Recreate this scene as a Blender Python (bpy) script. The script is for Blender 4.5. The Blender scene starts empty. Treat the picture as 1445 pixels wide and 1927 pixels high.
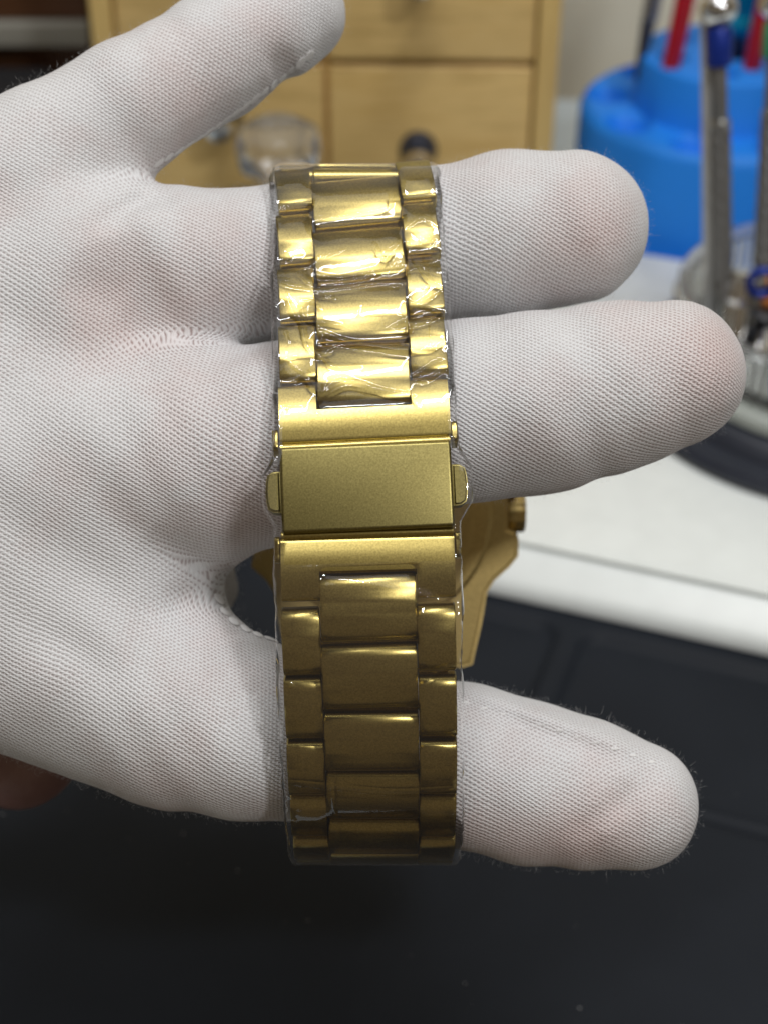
import bpy, bmesh, math, random
import numpy as np
from mathutils import Vector, Matrix
random.seed(7); rng = np.random.default_rng(7)
R = math.radians
scene = bpy.context.scene
col = scene.collection

# ------------------------------------------------------------------ camera, world, light
PITCH, CAM_H, FPX, W0, H0 = R(36), .25, 2900.0, 1445.0, 1927.0
cam_d = bpy.data.cameras.new('camera'); cam = bpy.data.objects.new('camera', cam_d); col.objects.link(cam)
cam.location = (0, 0, CAM_H); cam.rotation_euler = (R(90) - PITCH, 0, 0)
cam_d.sensor_fit = 'VERTICAL'; cam_d.sensor_height = 36; cam_d.lens = FPX / H0 * 36
cam_d.clip_start = .01; cam_d.clip_end = 20
cam_d.dof.use_dof = True; cam_d.dof.focus_distance = .2015; cam_d.dof.aperture_fstop = 20
scene.camera = cam

world = bpy.data.worlds.new('World'); scene.world = world; world.use_nodes = True
bg = world.node_tree.nodes['Background']
bg.inputs[0].default_value = (1.0, .79, .54, 1); bg.inputs[1].default_value = .12

def area(name, loc, target, sx, sy, power, colour):
    l = bpy.data.lights.new(name, 'AREA'); l.shape = 'RECTANGLE'; l.size = sx; l.size_y = sy
    l.energy = power; l.color = colour
    o = bpy.data.objects.new(name, l); col.objects.link(o); o.location = loc
    o.rotation_euler = (Vector(target) - Vector(loc)).to_track_quat('-Z', 'Y').to_euler()
    return o
area('desk_lamp_light', (.05, .12, .95), (0, .18, .12), .62, .04, 3.15, (.985, .99, 1))
area('side_lamp_light', (.34, -.30, .76), (0, .18, .10), .08, .06, 1.9, (.985, .99, 1))
area('ceiling_light', (-.1, .14, 1.7), (0, .25, .1), 1.6, 1.2, 6.0, (.98, .99, 1))

scene.view_settings.view_transform = 'Standard'; scene.view_settings.look = 'None'
scene.view_settings.exposure = .20; scene.view_settings.gamma = 1
scene.cycles.max_bounces = 10; scene.cycles.transparent_max_bounces = 16
scene.cycles.caustics_reflective = False; scene.cycles.caustics_refractive = False

# ------------------------------------------------------------------ frames
RX = np.array([1., 0, 0]); UY = np.array([0, math.sin(PITCH), math.cos(PITCH)]); FW = np.array([0, math.cos(PITCH), -math.sin(PITCH)])
CAM = np.array([0, 0, CAM_H])
def c2w(P):                       # (X right, V up, D depth) -> world
    P = np.asarray(P, float)
    return CAM + P[..., 0:1] * RX + P[..., 1:2] * UY + P[..., 2:3] * FW
def pc(x, y, d):                  # photo pixel + depth -> frame coordinates
    return np.array([(x - W0 / 2) / FPX * d, (H0 / 2 - y) / FPX * d, d])
def ground(x, y, z=0.0):          # photo pixel -> world point on a level
    dr = FW + (x - W0 / 2) / FPX * RX + (H0 / 2 - y) / FPX * UY
    return CAM + dr * ((z - CAM_H) / dr[2])
def onY(x, y, Y):
    dr = FW + (x - W0 / 2) / FPX * RX + (H0 / 2 - y) / FPX * UY
    return CAM + dr * (Y / dr[1])

# ------------------------------------------------------------------ materials
def lin(r, g, b): return tuple(((c / 255) / 12.92 if c / 255 < .04045 else ((c / 255 + .055) / 1.055) ** 2.4) for c in (r, g, b)) + (1,)
class N:
    def __init__(s, name):
        s.m = bpy.data.materials.new(name); s.m.use_nodes = True; s.t = s.m.node_tree
        s.p = s.t.nodes['Principled BSDF']; s.out = s.t.nodes['Material Output']
    def n(s, typ, **kw):
        nd = s.t.nodes.new(typ)
        for k, v in kw.items(): setattr(nd, k, v)
        return nd
    def set(s, nd, **kw):
        for k, v in kw.items():
            i = nd.inputs[k.replace('_', ' ')]
            if isinstance(v, bpy.types.NodeSocket): s.t.links.new(v, i)
            else: i.default_value = v
        return nd
    def math(s, op, a, b=0.0, c=0.0):
        nd = s.n('ShaderNodeMath', operation=op)
        for i, v in enumerate((a, b, c)):
            if isinstance(v, bpy.types.NodeSocket): s.t.links.new(v, nd.inputs[i])
            else: nd.inputs[i].default_value = v
        return nd.outputs[0]
    def ramp(s, fac, stops):
        nd = s.n('ShaderNodeValToRGB'); s.t.links.new(fac, nd.inputs[0])
        e = nd.color_ramp.elements
        while len(e) < len(stops): e.new(.5)
        for el, (p, c) in zip(e, stops): el.position = p; el.color = c
        return nd.outputs[0]
    def mix(s, fac, a, b):
        nd = s.n('ShaderNodeMix', data_type='RGBA')
        for i, v in ((0, fac), (6, a), (7, b)):
            if isinstance(v, bpy.types.NodeSocket): s.t.links.new(v, nd.inputs[i])
            else: nd.inputs[i].default_value = v
        return nd.outputs[2]
    def noise(s, scale, detail=3, rough=.5, vec=None, stretch=None):
        tc = s.n('ShaderNodeTexCoord').outputs['Object'] if vec is None else vec
        if stretch:
            mp = s.n('ShaderNodeMapping'); s.t.links.new(tc, mp.inputs[0]); mp.inputs['Scale'].default_value = stretch; tc = mp.outputs[0]
        nd = s.n('ShaderNodeTexNoise'); s.set(nd, Vector=tc, Scale=scale, Detail=detail, Roughness=rough)
        return nd.outputs[0]
    def bump(s, h, strength=.3, dist=.001):
        nd = s.n('ShaderNodeBump'); s.set(nd, Height=h, Strength=strength, Distance=dist)
        s.t.links.new(nd.outputs[0], s.p.inputs['Normal']); return nd.outputs[0]
    def base(s, c): s.set(s.p, Base_Color=c)

def simple(name, c, rough=.5, metal=0, nscale=400, var=.12, bump=.05, dist=.0003, **kw):
    a = N(name); f = a.noise(nscale, 4)
    hi = tuple(min(1, x * (1 + var)) for x in c[:3]) + (1,); lo = tuple(x * (1 - var) for x in c[:3]) + (1,)
    a.base(a.ramp(f, [(.3, lo), (.7, hi)])); a.set(a.p, Roughness=rough, Metallic=metal, **kw)
    if bump: a.bump(f, bump, dist)
    return a.m

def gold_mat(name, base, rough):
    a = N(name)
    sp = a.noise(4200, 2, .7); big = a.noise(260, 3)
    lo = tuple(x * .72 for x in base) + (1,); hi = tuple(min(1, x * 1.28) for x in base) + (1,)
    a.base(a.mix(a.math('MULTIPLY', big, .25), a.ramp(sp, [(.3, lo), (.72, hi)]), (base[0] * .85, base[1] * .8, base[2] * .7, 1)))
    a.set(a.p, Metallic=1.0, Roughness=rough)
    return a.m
GOLD = gold_mat('satin_gold', (.42, .332, .112), .285)
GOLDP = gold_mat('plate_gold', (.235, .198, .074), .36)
GOLDD = gold_mat('case_gold', (.54, .405, .165), .5)

def glove_mat():
    a = N('white_cotton_knit')
    uv = a.n('ShaderNodeUVMap', uv_map='knit').outputs[0]
    nz = a.n('ShaderNodeTexNoise'); a.set(nz, Vector=uv, Scale=.028, Detail=1.0)
    d1 = a.n('ShaderNodeVectorMath', operation='MULTIPLY_ADD')
    a.t.links.new(nz.outputs['Color'], d1.inputs[0]); d1.inputs[1].default_value = (6, 6, 0); a.t.links.new(uv, d1.inputs[2])
    nz2 = a.n('ShaderNodeTexNoise'); a.set(nz2, Vector=uv, Scale=.9, Detail=2.0)
    d2 = a.n('ShaderNodeVectorMath', operation='MULTIPLY_ADD')
    a.t.links.new(nz2.outputs['Color'], d2.inputs[0]); d2.inputs[1].default_value = (.46, .46, 0); a.t.links.new(d1.outputs[0], d2.inputs[2])
    sx = a.n('ShaderNodeSeparateXYZ'); a.t.links.new(d2.outputs[0], sx.inputs[0])
    u, v = sx.outputs[0], sx.outputs[1]
    u = a.math('MULTIPLY_ADD', a.math('SINE', a.math('MULTIPLY', v, 4 * math.pi)), .10, u)
    cu = a.math('COSINE', a.math('MULTIPLY', u, 2 * math.pi)); cv = a.math('COSINE', a.math('MULTIPLY', v, 2 * math.pi))
    f = a.math('MULTIPLY', cu, cv)                                  # holes at +1, yarn crowns at -1
    st = a.n('ShaderNodeAttribute', attribute_name='stretch').outputs['Fac']  # thin cloth, and painted shade for the knuckle valley and thumb underside
    big = a.noise(90, 4, .6)
    st2 = a.math('ADD', st, a.math('MULTIPLY_ADD', big, 1.8, -.9)); 
    hole = a.math('SMOOTH_MIN', a.math('MAXIMUM', a.math('MULTIPLY_ADD', f, 1.0, -.05), 0.0), 1.0, .1)
    hole_fac = a.math('MULTIPLY', hole, a.math('MINIMUM', a.math('MAXIMUM', a.math('MULTIPLY_ADD', st2, .70, .80), .30), .98))
    skin = a.mix(st, (.33, .265, .26, 1), (.25, .12, .10, 1))
    yarn = a.mix(a.math('MINIMUM', a.math('MAXIMUM', st2, 0.0), 1.0), (.705, .705, .71, 1), (.66, .565, .55, 1))
    c = a.mix(hole_fac, yarn, skin)
    a.base(c); a.set(a.p, Roughness=.6)
    a.p.inputs['Sheen Weight'].default_value = .25; a.p.inputs['Sheen Roughness'].default_value = .45
    a.p.inputs['Specular IOR Level'].default_value = .5
    fib = a.noise(4200, 3, .7)
    h = a.math('ADD', a.math('MULTIPLY', f, -.5), a.math('MULTIPLY', fib, .35))
    h = a.math('ADD', h, a.math('MULTIPLY', a.noise(240, 3), .9))
    a.bump(h, .7, .0002)
    return a.m
GLOVE = glove_mat()
def lint_mat():
    a = N('cotton_fibre'); t = a.t; d = a.n('ShaderNodeBsdfDiffuse'); r = a.n('ShaderNodeBsdfTranslucent'); m = a.n('ShaderNodeMixShader')
    for q in (d, r): q.inputs[0].default_value = (.9, .89, .88, 1)
    m.inputs[0].default_value = .5; t.links.new(d.outputs[0], m.inputs[1]); t.links.new(r.outputs[0], m.inputs[2]); t.links.new(m.outputs[0], a.out.inputs[0]); t.nodes.remove(a.p); return a.m
LINT = lint_mat()
THREAD = simple('seam_thread', (.88, .87, .86, 1), .85, nscale=3000, bump=.5)

def skin_mat():
    a = N('skin'); f = a.noise(180, 4)
    a.base(a.ramp(f, [(.3, (.19, .10, .085, 1)), (.7, (.27, .155, .135, 1))])); a.set(a.p, Roughness=.5); a.bump(a.noise(1500, 3), .3, .0003); return a.m
SKIN = skin_mat()

def film_mat():
    a = N('clear_film')
    t = a.t
    bp = a.n('ShaderNodeBump'); a.set(bp, Height=a.noise(700, 3), Strength=.05, Distance=.0002)
    fr = a.n('ShaderNodeFresnel'); fr.inputs[0].default_value = 1.45; t.links.new(bp.outputs[0], fr.inputs[1])
    tr = a.n('ShaderNodeBsdfTransparent'); tr.inputs[0].default_value = (.985, .985, .98, 1)
    gl = a.n('ShaderNodeBsdfGlossy'); gl.inputs['Roughness'].default_value = .03; gl.inputs['Color'].default_value = (1, 1, 1, 1); t.links.new(bp.outputs[0], gl.inputs['Normal'])
    mx = a.n('ShaderNodeMixShader'); t.links.new(a.math('MINIMUM', a.math('MULTIPLY', fr.outputs[0], 1.2), .95), mx.inputs[0])
    t.links.new(tr.outputs[0], mx.inputs[1]); t.links.new(gl.outputs[0], mx.inputs[2])
    df = a.n('ShaderNodeBsdfTranslucent'); df.inputs[0].default_value = (.9, .9, .9, 1); d2 = a.n('ShaderNodeBsdfDiffuse'); d2.inputs[0].default_value = (.9, .9, .9, 1)
    hz = a.n('ShaderNodeAddShader'); t.links.new(df.outputs[0], hz.inputs[0]); t.links.new(d2.outputs[0], hz.inputs[1])
    lw = a.n('ShaderNodeLayerWeight'); lw.inputs[0].default_value = .35
    m2 = a.n('ShaderNodeMixShader'); t.links.new(a.math('MULTIPLY_ADD', a.math('POWER', lw.outputs['Facing'], 4.0), .28, .012), m2.inputs[0])
    t.links.new(mx.outputs[0], m2.inputs[1]); t.links.new(d2.outputs[0], m2.inputs[2])
    t.links.new(m2.outputs[0], a.out.inputs[0]); t.nodes.remove(a.p); t.nodes.remove(hz); t.nodes.remove(df)
    return a.m
FILM = film_mat()

def glass_mat(name, tint=(.97, .98, 1, 1), rough=.03):
    a = N(name); a.base(tint); a.set(a.p, Roughness=rough); a.p.inputs['Transmission Weight'].default_value = 1; a.p.inputs['IOR'].default_value = 1.46
    return a.m
GLASS = glass_mat('clear_glass'); MILKY = glass_mat('moulded_clear_plastic', (.95, .97, 1, 1), .10); MILKY.node_tree.nodes['Principled BSDF'].inputs['Transmission Weight'].default_value = .9; CLEARP = glass_mat('clear_ribbed_plastic', (.93, .96, .95, 1), .08); CLEARP.node_tree.nodes['Principled BSDF'].inputs['Transmission Weight'].default_value = .86
def wood_mat(name, lo, hi, stretch):
    a = N(name)
    f = a.noise(60, 4, .6, stretch=stretch); g = a.noise(420, 3, .6, stretch=stretch)
    s_ = a.math('ADD', a.math('MULTIPLY', f, .8), a.math('MULTIPLY', g, .25))
    a.base(a.ramp(s_, [(.32, lo), (.52, hi), (.72, tuple(x * .8 for x in lo[:3]) + (1,))])); a.set(a.p, Roughness=.5); a.bump(g, .12, .0004); return a.m
PINE = wood_mat('pine_wood', lin(206, 168, 96), lin(228, 195, 128), (.25, 1, 2.2))
PINEV = wood_mat('pine_frame_wood', lin(208, 170, 100), lin(222, 190, 120), (2.2, 1, .2))
BROWN = wood_mat('dark_brown_wood', lin(74, 46, 24), lin(92, 58, 32), (.25, 1, 2))
BLUE = simple('blue_plastic', lin(24, 134, 238), .62, nscale=900, var=.05, bump=.05)
RED = simple('red_plastic', lin(170, 16, 36), .35, bump=0)
TEAL = simple('teal_plastic', lin(0, 140, 175), .2, bump=0)
NAVY = simple('navy_anodised', lin(20, 48, 140), .35, .3, bump=0)
GREEN = simple('green_plastic', lin(60, 150, 110), .4, bump=0)
STEEL = simple('steel', (.42, .42, .41, 1), .32, 1, var=.15)
GREYM = simple('grey_metal', (.26, .26, .26, 1), .36, .75, var=.15)
ALU = simple('bright_aluminium', (.62, .63, .63, 1), .35, .25, bump=0)
CHROME = simple('chrome', (.75, .75, .75, 1), .12, 1, bump=0)
DARKM = simple('dark_metal', (.05, .06, .095, 1), .3, .6, bump=0)
WHITEP = simple('white_plastic', lin(238, 243, 241), .38, nscale=120, var=.03, bump=.04)
GREYP = simple('pale_grey_plastic', lin(176, 182, 176), .4, nscale=120, var=.04)
DESK = simple('white_desk_top', lin(200, 212, 220), .35, nscale=60, var=.04, bump=.03)
WALLM = simple('beige_wall_paint', lin(226, 222, 206), .85, nscale=40, var=.03, bump=.1)
TRIM = simple('grey_trim', lin(150, 148, 138), .5, nscale=60, var=.06)
BLACKP = simple('black_plastic', (.012, .013, .017, 1), .5, bump=0)
DISH = simple('dark_navy_rubber', (.016, .020, .032, 1), .45)
BRASS = simple('old_brass', (.30, .21, .08, 1), .4, .8)
CARD = simple('orange_plastic', lin(220, 130, 40), .5)
def mat_mat():
    a = N('dark_silicone'); f = a.noise(30, 4); g = a.noise(2600, 2)
    a.base(a.ramp(f, [(.3, (.0072, .0098, .0150, 1)), (.7, (.0115, .0148, .0210, 1))]))
    a.set(a.p, Roughness=a.math('MULTIPLY_ADD', f, .2, .50)); a.p.inputs['Specular IOR Level'].default_value = .2; a.bump(g, .25, .0002); return a.m
MATM = mat_mat()
DUST = simple('dust', (.5, .5, .5, 1), .9, bump=0)

# ------------------------------------------------------------------ object helpers
def link(name, me, mat=None, parent=None, smooth=True):
    o = bpy.data.objects.new(name, me); col.objects.link(o)
    if mat and not me.materials: me.materials.append(mat)
    if smooth:
        me.polygons.foreach_set('use_smooth', [True] * len(me.polygons))
    if parent: o.parent = parent
    return o
def frompy(name, verts, faces, mat, parent=None, smooth=True, angle=None):
    me = bpy.data.meshes.new(name); me.from_pydata([tuple(map(float, v)) for v in verts], [], [tuple(map(int, f)) for f in faces]); me.update()
    o = link(name, me, mat, parent, smooth)
    if angle is not None and smooth: me.set_sharp_from_angle(angle=R(angle))
    return o
def bmo(name, bm, mat, parent=None, smooth=True, angle=35):
    bmesh.ops.recalc_face_normals(bm, faces=bm.faces)
    me = bpy.data.meshes.new(name); bm.to_mesh(me); bm.free()
    o = link(name, me, mat, parent, smooth)
    if smooth: me.set_sharp_from_angle(angle=R(angle))
    return o
def empty(name, loc, label, cat, group=None):
    o = bpy.data.objects.new(name, None); o.empty_display_size = .01; col.objects.link(o); o.location = tuple(map(float, loc))
    return tag(o, label, cat, group)
def tag(o, label, cat, group=None):
    o['label'] = label; o['category'] = cat
    if group: o['group'] = group
    return o
def lathe(bm, prof, seg=48, m=None, ripple=None):
    rings = []
    for r, z in prof:
        if r < 1e-7: rings.append([bm.verts.new((0, 0, z))]); continue
        rings.append([bm.verts.new((r * (ripple(k) if ripple else 1) * math.cos(2 * math.pi * k / seg), r * (ripple(k) if ripple else 1) * math.sin(2 * math.pi * k / seg), z)) for k in range(seg)])
    for a, b in zip(rings, rings[1:]):
        for k in range(seg):
            k2 = (k + 1) % seg
            f = [a[k % len(a)], a[k2 % len(a)], b[k2 % len(b)], b[k % len(b)]]
            f = list(dict.fromkeys(f))
            if len(f) > 2: bm.faces.new(f)
    if m is not None: bmesh.ops.transform(bm, matrix=m, verts=[v for r_ in rings for v in r_])
def box(bm, x0, x1, y0, y1, z0, z1, bev=.0):
    b2 = bmesh.new(); bmesh.ops.create_cube(b2, size=1)
    bmesh.ops.transform(b2, matrix=Matrix.Translation(((x0 + x1) / 2, (y0 + y1) / 2, (z0 + z1) / 2)) @ Matrix.Diagonal((x1 - x0, y1 - y0, z1 - z0, 1)), verts=b2.verts)
    if bev: bmesh.ops.bevel(b2, geom=b2.edges[:], offset=bev, segments=3, profile=.6, affect='EDGES')
    me = bpy.data.meshes.new('t'); b2.to_mesh(me); b2.free(); bm.from_mesh(me); bpy.data.meshes.remove(me)
def rel(p, parent): return Vector(map(float, p)) - parent.location

# ------------------------------------------------------------------ setting: desk, wall
bm = bmesh.new(); box(bm, -.8, .8, .07, .66, -.03, -.003, .002)
o = bmo('desk', bm, DESK); o['kind'] = 'structure'
bm = bmesh.new(); box(bm, -1.2, 1.2, .70, .74, -.5, 1.2)
o = bmo('wall', bm, WALLM, smooth=False); o['kind'] = 'structure'

# ------------------------------------------------------------------ work mat with moulded trays
BA, BB = ground(860, 1083, .004), ground(1445, 1213, .004)
ex = (BB - BA); ex[2] = 0; ex /= np.linalg.norm(ex); ey = np.array([-ex[1], ex[0], 0])
def loc2(p): q = np.asarray(p) - BA; return np.array([q[0] * ex[0] + q[1] * ex[1], q[0] * ey[0] + q[1] * ey[1]])
c1, c2, c3 = loc2(ground(1052, 1186, .0)), loc2(ground(1094, 1196, .0)), loc2(ground(1370, 1545, .0))
c4 = loc2(ground(1445, 1236, 0)); top_y = (c1[1] + c2[1] + c4[1]) / 3
def rrect(x, y, x0, x1, y0, y1, r):
    qx = np.abs(x - (x0 + x1) / 2) - (x1 - x0) / 2 + r; qy = np.abs(y - (y0 + y1) / 2) - (y1 - y0) / 2 + r
    return np.minimum(np.maximum(qx, qy), 0) + np.hypot(np.maximum(qx, 0), np.maximum(qy, 0)) - r
def sst(x, a, b): t = np.clip((x - a) / (b - a), 0, 1); return t * t * (3 - 2 * t)
gx = np.arange(-.36, .26, .0011); gy = np.arange(-.23, .005, .0011)
GX, GY = np.meshgrid(gx, gy, indexing='ij')
HZ = np.zeros_like(GX)
for (x0, x1) in ((-.35, c1[0] - .108), (c1[0] - .10, c1[0]), (c2[0], c2[0] + .10), (c2[0] + .108, .25)):
    HZ -= .0022 * (1 - sst(rrect(GX, GY, x0, x1, c3[1] + .003, top_y, .006), -.0018, .0012))
HZ -= .0016 * np.exp(-((GY - c3[1]) / .0022) ** 4)
edge = rrect(GX, GY, gx[0], gx[-1], gy[0], gy[-1], .004)
HZ -= .0025 * sst(edge, -.002, 0)
P = BA[None, None] + GX[..., None] * ex + GY[..., None] * ey; P[..., 2] = HZ
nx, ny = GX.shape; idx = np.arange(nx * ny).reshape(nx, ny)
F = np.stack([idx[:-1, :-1], idx[1:, :-1], idx[1:, 1:], idx[:-1, 1:]], -1).reshape(-1, 4)
def npmesh(name, V, F, mat, parent=None, smooth=True):
    me = bpy.data.meshes.new(name); V = np.asarray(V, np.float32).reshape(-1, 3); F = np.asarray(F, np.int32); k = F.shape[1]
    me.vertices.add(len(V)); me.vertices.foreach_set('co', V.ravel())
    me.loops.add(F.size); me.loops.foreach_set('vertex_index', F.ravel())
    me.polygons.add(len(F)); me.polygons.foreach_set('loop_start', np.arange(0, F.size, k, dtype=np.int32))
    me.update(calc_edges=True); me.validate()
    return link(name, me, mat, parent, smooth)
o = npmesh('work_mat', P, F, MATM)
tag(o, 'dark navy rubber work mat with shallow moulded trays under the hand', 'mat')
# dust specks lying on the mat
V, Fc = [], []
for i in range(120):
    a, b = random.uniform(-.22, .16), random.uniform(-.2, -.012)
    p = BA + a * ex + b * ey; ia = int((a + .36) / .0011); ib = int((b + .23) / .0011); z = HZ[ia, ib] + .00006
    r_ = random.choice((.00008, .0001, .00016)) * random.uniform(.6, 1.2); n0 = len(V); t0 = random.random() * 6
    for k in range(4): V.append((p[0] + r_ * math.cos(t0 + k * 1.57) * (2.2 if k % 2 else 1), p[1] + r_ * math.sin(t0 + k * 1.57), z))
    V.append((p[0], p[1], z + r_ * .8)); Fc += [(n0 + k, n0 + (k + 1) % 4, n0 + 4) for k in range(4)]
o = frompy('dust_specks', V, Fc, DUST); o['kind'] = 'stuff'; o['label'] = 'pale dust specks scattered on the dark mat'

# ------------------------------------------------------------------ white base with groove
def place(pts2, z): return BA + pts2[0] * ex + pts2[1] * ey
g1 = loc2(ground(990, 1033, .012)); g2 = loc2(ground(1445, 1096, .012)); groove_y = (g1[1] + g2[1]) / 2
T = Matrix(((ex[0], ey[0], 0, BA[0]), (ex[1], ey[1], 0, BA[1]), (0, 0, 1, 0), (0, 0, 0, 1)))
base = empty('white_base', BA * [1, 1, 0], 'white plastic stand base with a groove along its front edge', 'stand base')
prof = [(0, .0005), (0, .0022), (.0006, .0042), (.0020, .0056), (.0055, .0078), (.0095, .0103), (.0130, .0117), (groove_y - .0013, .012), (groove_y - .0009, .0108), (groove_y + .0009, .0108), (groove_y + .0013, .012), (.18, .012), (.182, .010), (.182, .0005)]
bm = bmesh.new(); xs = [-.075, -.0735, .22, .2215]; rows = []
for i, x in enumerate(xs):
    rows.append([bm.verts.new((x, y, z - (.0015 if i in (0, 3) else 0) * (z > .002))) for y, z in prof])
for a, b in zip(rows, rows[1:]):
    for k in range(len(prof)): bm.faces.new((a[k], a[(k + 1) % len(prof)], b[(k + 1) % len(prof)], b[k]))
bm.faces.new(rows[0]); bm.faces.new(rows[-1][::-1])
bmesh.ops.transform(bm, matrix=Matrix.Translation(-base.location) @ T, verts=bm.verts)
bmo('plate', bm, WHITEP, base, angle=50)

# turntable tray and ribbed dish on the base
dc = ground(1572, 735, .012)
tt = empty('turntable', (dc[0], dc[1], .0118), 'round dark navy tray with a pale rim standing on the white base', 'tray')
bm = bmesh.new(); lathe(bm, [(.0, .0), (.0610, 0), (.0630, .0008), (.0640, .003), (.0625, .0050), (.057, .0058), (.0548, .0095), (.053, .0105), (0, .0105)], 96)
bmo('tray_body', bm, DISH, tt)
bm = bmesh.new(); lathe(bm, [(0, .0107), (.0505, .0107), (.0515, .0115), (.0515, .0145), (.0505, .0155), (.048, .0158), (0, .0158)], 96)
bmo('rim', bm, GREYP, tt)
dish = empty('ribbed_dish', (dc[0], dc[1], .0278), 'clear ribbed plastic dish holding small tools beside the fingertip', 'dish')
rib = lambda k: 1.0 if k % 4 < 2 else .968
bm = bmesh.new(); lathe(bm, [(0, 0), (.047, 0), (.0478, .001), (.0478, .0135)], 360, ripple=rib); lathe(bm, [(.0478, .0136), (.0495, .0142), (.0495, .0165), (.0475, .0168), (.0455, .0160), (.045, .003), (0, .0022)], 240)
bmo('dish_wall', bm, CLEARP, dish)

# ------------------------------------------------------------------ tool holder
hc = ground(1328, 426, -.003)
holder = empty('tool_holder', (hc[0], hc[1], -.003), 'bright blue two tier round plastic tool holder on the desk', 'tool holder')
prof = [(0, 0), (.0505, 0), (.051, .0006), (.0506, .008), (.0498, .0085), (.0492, .0090), (.0486, .0455), (.0478, .0475), (.0462, .0487)]
seg = 160; bm = bmesh.new(); rings = []
for r, z in prof[1:]: rings.append([bm.verts.new((r * math.cos(2 * math.pi * k / seg), r * math.sin(2 * math.pi * k / seg), z)) for k in range(seg)])
for r in np.linspace(.0460, .0312, 34):           # lower shelf with scooped pockets
    ring = []
    for k in range(seg):
        a = 2 * math.pi * k / seg; x, y = r * math.cos(a), r * math.sin(a); z = .0490
        for j in range(9):
            b = 2 * math.pi * (j + .175) / 9; d = math.hypot(x - .0388 * math.cos(b), y - .0388 * math.sin(b)) / .0072
            if d < 1.2: z -= .0105 * float(1 - sst(np.array(d), .45, 1.2))
        ring.append(bm.verts.new((x, y, z)))
    rings.append(ring)
for r, z in ((.0310, .0495), (.0303, .0655), (.0296, .0672), (.0283, .0678)): rings.append([bm.verts.new((r * math.cos(2 * math.pi * k / seg), r * math.sin(2 * math.pi * k / seg), z)) for k in range(seg)])
for a, b in zip(rings, rings[1:]):
    for k in range(seg): bm.faces.new((a[k], a[(k + 1) % seg], b[(k + 1) % seg], b[k]))
rr = rings[-1]
for r in np.linspace(.0272, .001, 26):
    ring = []
    for k in range(seg):
        a = 2 * math.pi * k / seg; x, y = r * math.cos(a), r * math.sin(a); z = .0678
        for j in range(6):
            b = 2 * math.pi * (j + .25) / 6; d = math.hypot(x - .0205 * math.cos(b), y - .0205 * math.sin(b)) / .0038
            if d < 1.2: z -= .012 * float(1 - sst(np.array(d), .7, 1.2))
        d = math.hypot(x, y) / .0065
        if d < 1.2: z -= .012 * float(1 - sst(np.array(d), .8, 1.2))
        ring.append(bm.verts.new((x, y, z)))
    for k in range(seg): bm.faces.new((rr[k], rr[(k + 1) % seg], ring[(k + 1) % seg], ring[k]))
    rr = ring
bm.faces.new(rr)
bmesh.ops.scale(bm, vec=(1.04, 1.04, .98), verts=bm.verts); bmo('holder_body', bm, BLUE, holder, angle=40)

def stick_matrix(p0, p1):
    d = Vector(p1) - Vector(p0); return Matrix.Translation(Vector(p0)) @ d.to_track_quat('Z', 'Y').to_matrix().to_4x4(), d.length
def stick(name, p0, p1, parts, label, cat, group=None):
    """parts: (name, t0, t1, radius0, radius1, material, kind)"""
    p0 = Vector(map(float, p0)); p1 = Vector(map(float, p1)); root = empty(name, p0, label, cat, group)
    q = (p1 - p0).to_track_quat('Z', 'Y').to_matrix().to_4x4(); L = (p1 - p0).length
    for nm, t0, t1, r0, r1, mt, kd in parts:
        z0, z1 = t0 * L, t1 * L; e = min(.0006, (z1 - z0) * .3); bm = bmesh.new()
        if kd == 'knurl':
            nseg, nr = 36, max(8, int((z1 - z0) / .0006)); pr = []
            rings = []
            for i in range(nr + 1):
                z = z0 + (z1 - z0) * i / nr
                rings.append([bm.verts.new(((r0 + .00022 * math.sin(2 * math.pi * k / nseg * 9 + i * .9) * (0 < i < nr)) * math.cos(2 * math.pi * k / nseg), (r0 + .00022 * math.sin(2 * math.pi * k / nseg * 9 + i * .9) * (0 < i < nr)) * math.sin(2 * math.pi * k / nseg), z)) for k in range(nseg)])
            for a, b in zip(rings, rings[1:]):
                for k in range(nseg): bm.faces.new((a[k], a[(k + 1) % nseg], b[(k + 1) % nseg], b[k]))
            bm.faces.new(rings[0][::-1]); bm.faces.new(rings[-1])
        elif kd == 'ball':
            n = 10; lathe(bm, [(max(0, r0 * math.sin(math.pi * i / n)), (z0 + z1) / 2 - (z1 - z0) / 2 * math.cos(math.pi * i / n)) for i in range(n + 1)], 28)
        elif kd == 'hex':
            lathe(bm, [(0, z0), (r0 * .9, z0), (r0, z0 + e), (r1, z1 - e), (r1 * .9, z1), (0, z1)], 6)
        else:
            lathe(bm, [(0, z0), (r0 * .92, z0), (r0, z0 + e), (r1, z1 - e), (r1 * .92, z1), (0, z1)], 24)
        bmesh.ops.transform(bm, matrix=q, verts=bm.verts); bmo(nm, bm, mt, root)
    return root
HZT = .0678 - .003
def holder_tool(name, xpx, ypx, xt, yt, dY, parts, label, cat, group=None, length=.11):
    p = ground(xpx, ypx, HZT); q = onY(xt, yt, p[1] + dY); d = q - p; d /= np.linalg.norm(d)
    return stick(name, p - d * .010, p + d * length, parts, label, cat, group)
holder_tool('screwdriver', 1263, 117, 1288, 0, .004, [('handle', .02, .80, .0033, .0044, RED, 'hex'), ('cap', .80, .97, .0030, .0024, RED, '')], 'red handled screwdriver standing in the blue holder, left of the knurled driver', 'screwdriver', 'red screwdrivers in the blue holder')
holder_tool('screwdriver', 1415, 120, 1442, 0, .004, [('handle', .02, .80, .0033, .0044, RED, 'hex'), ('cap', .80, .97, .0030, .0024, RED, '')], 'red handled screwdriver standing in the blue holder at the right edge, beside teal tool', 'screwdriver', 'red screwdrivers in the blue holder')
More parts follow.
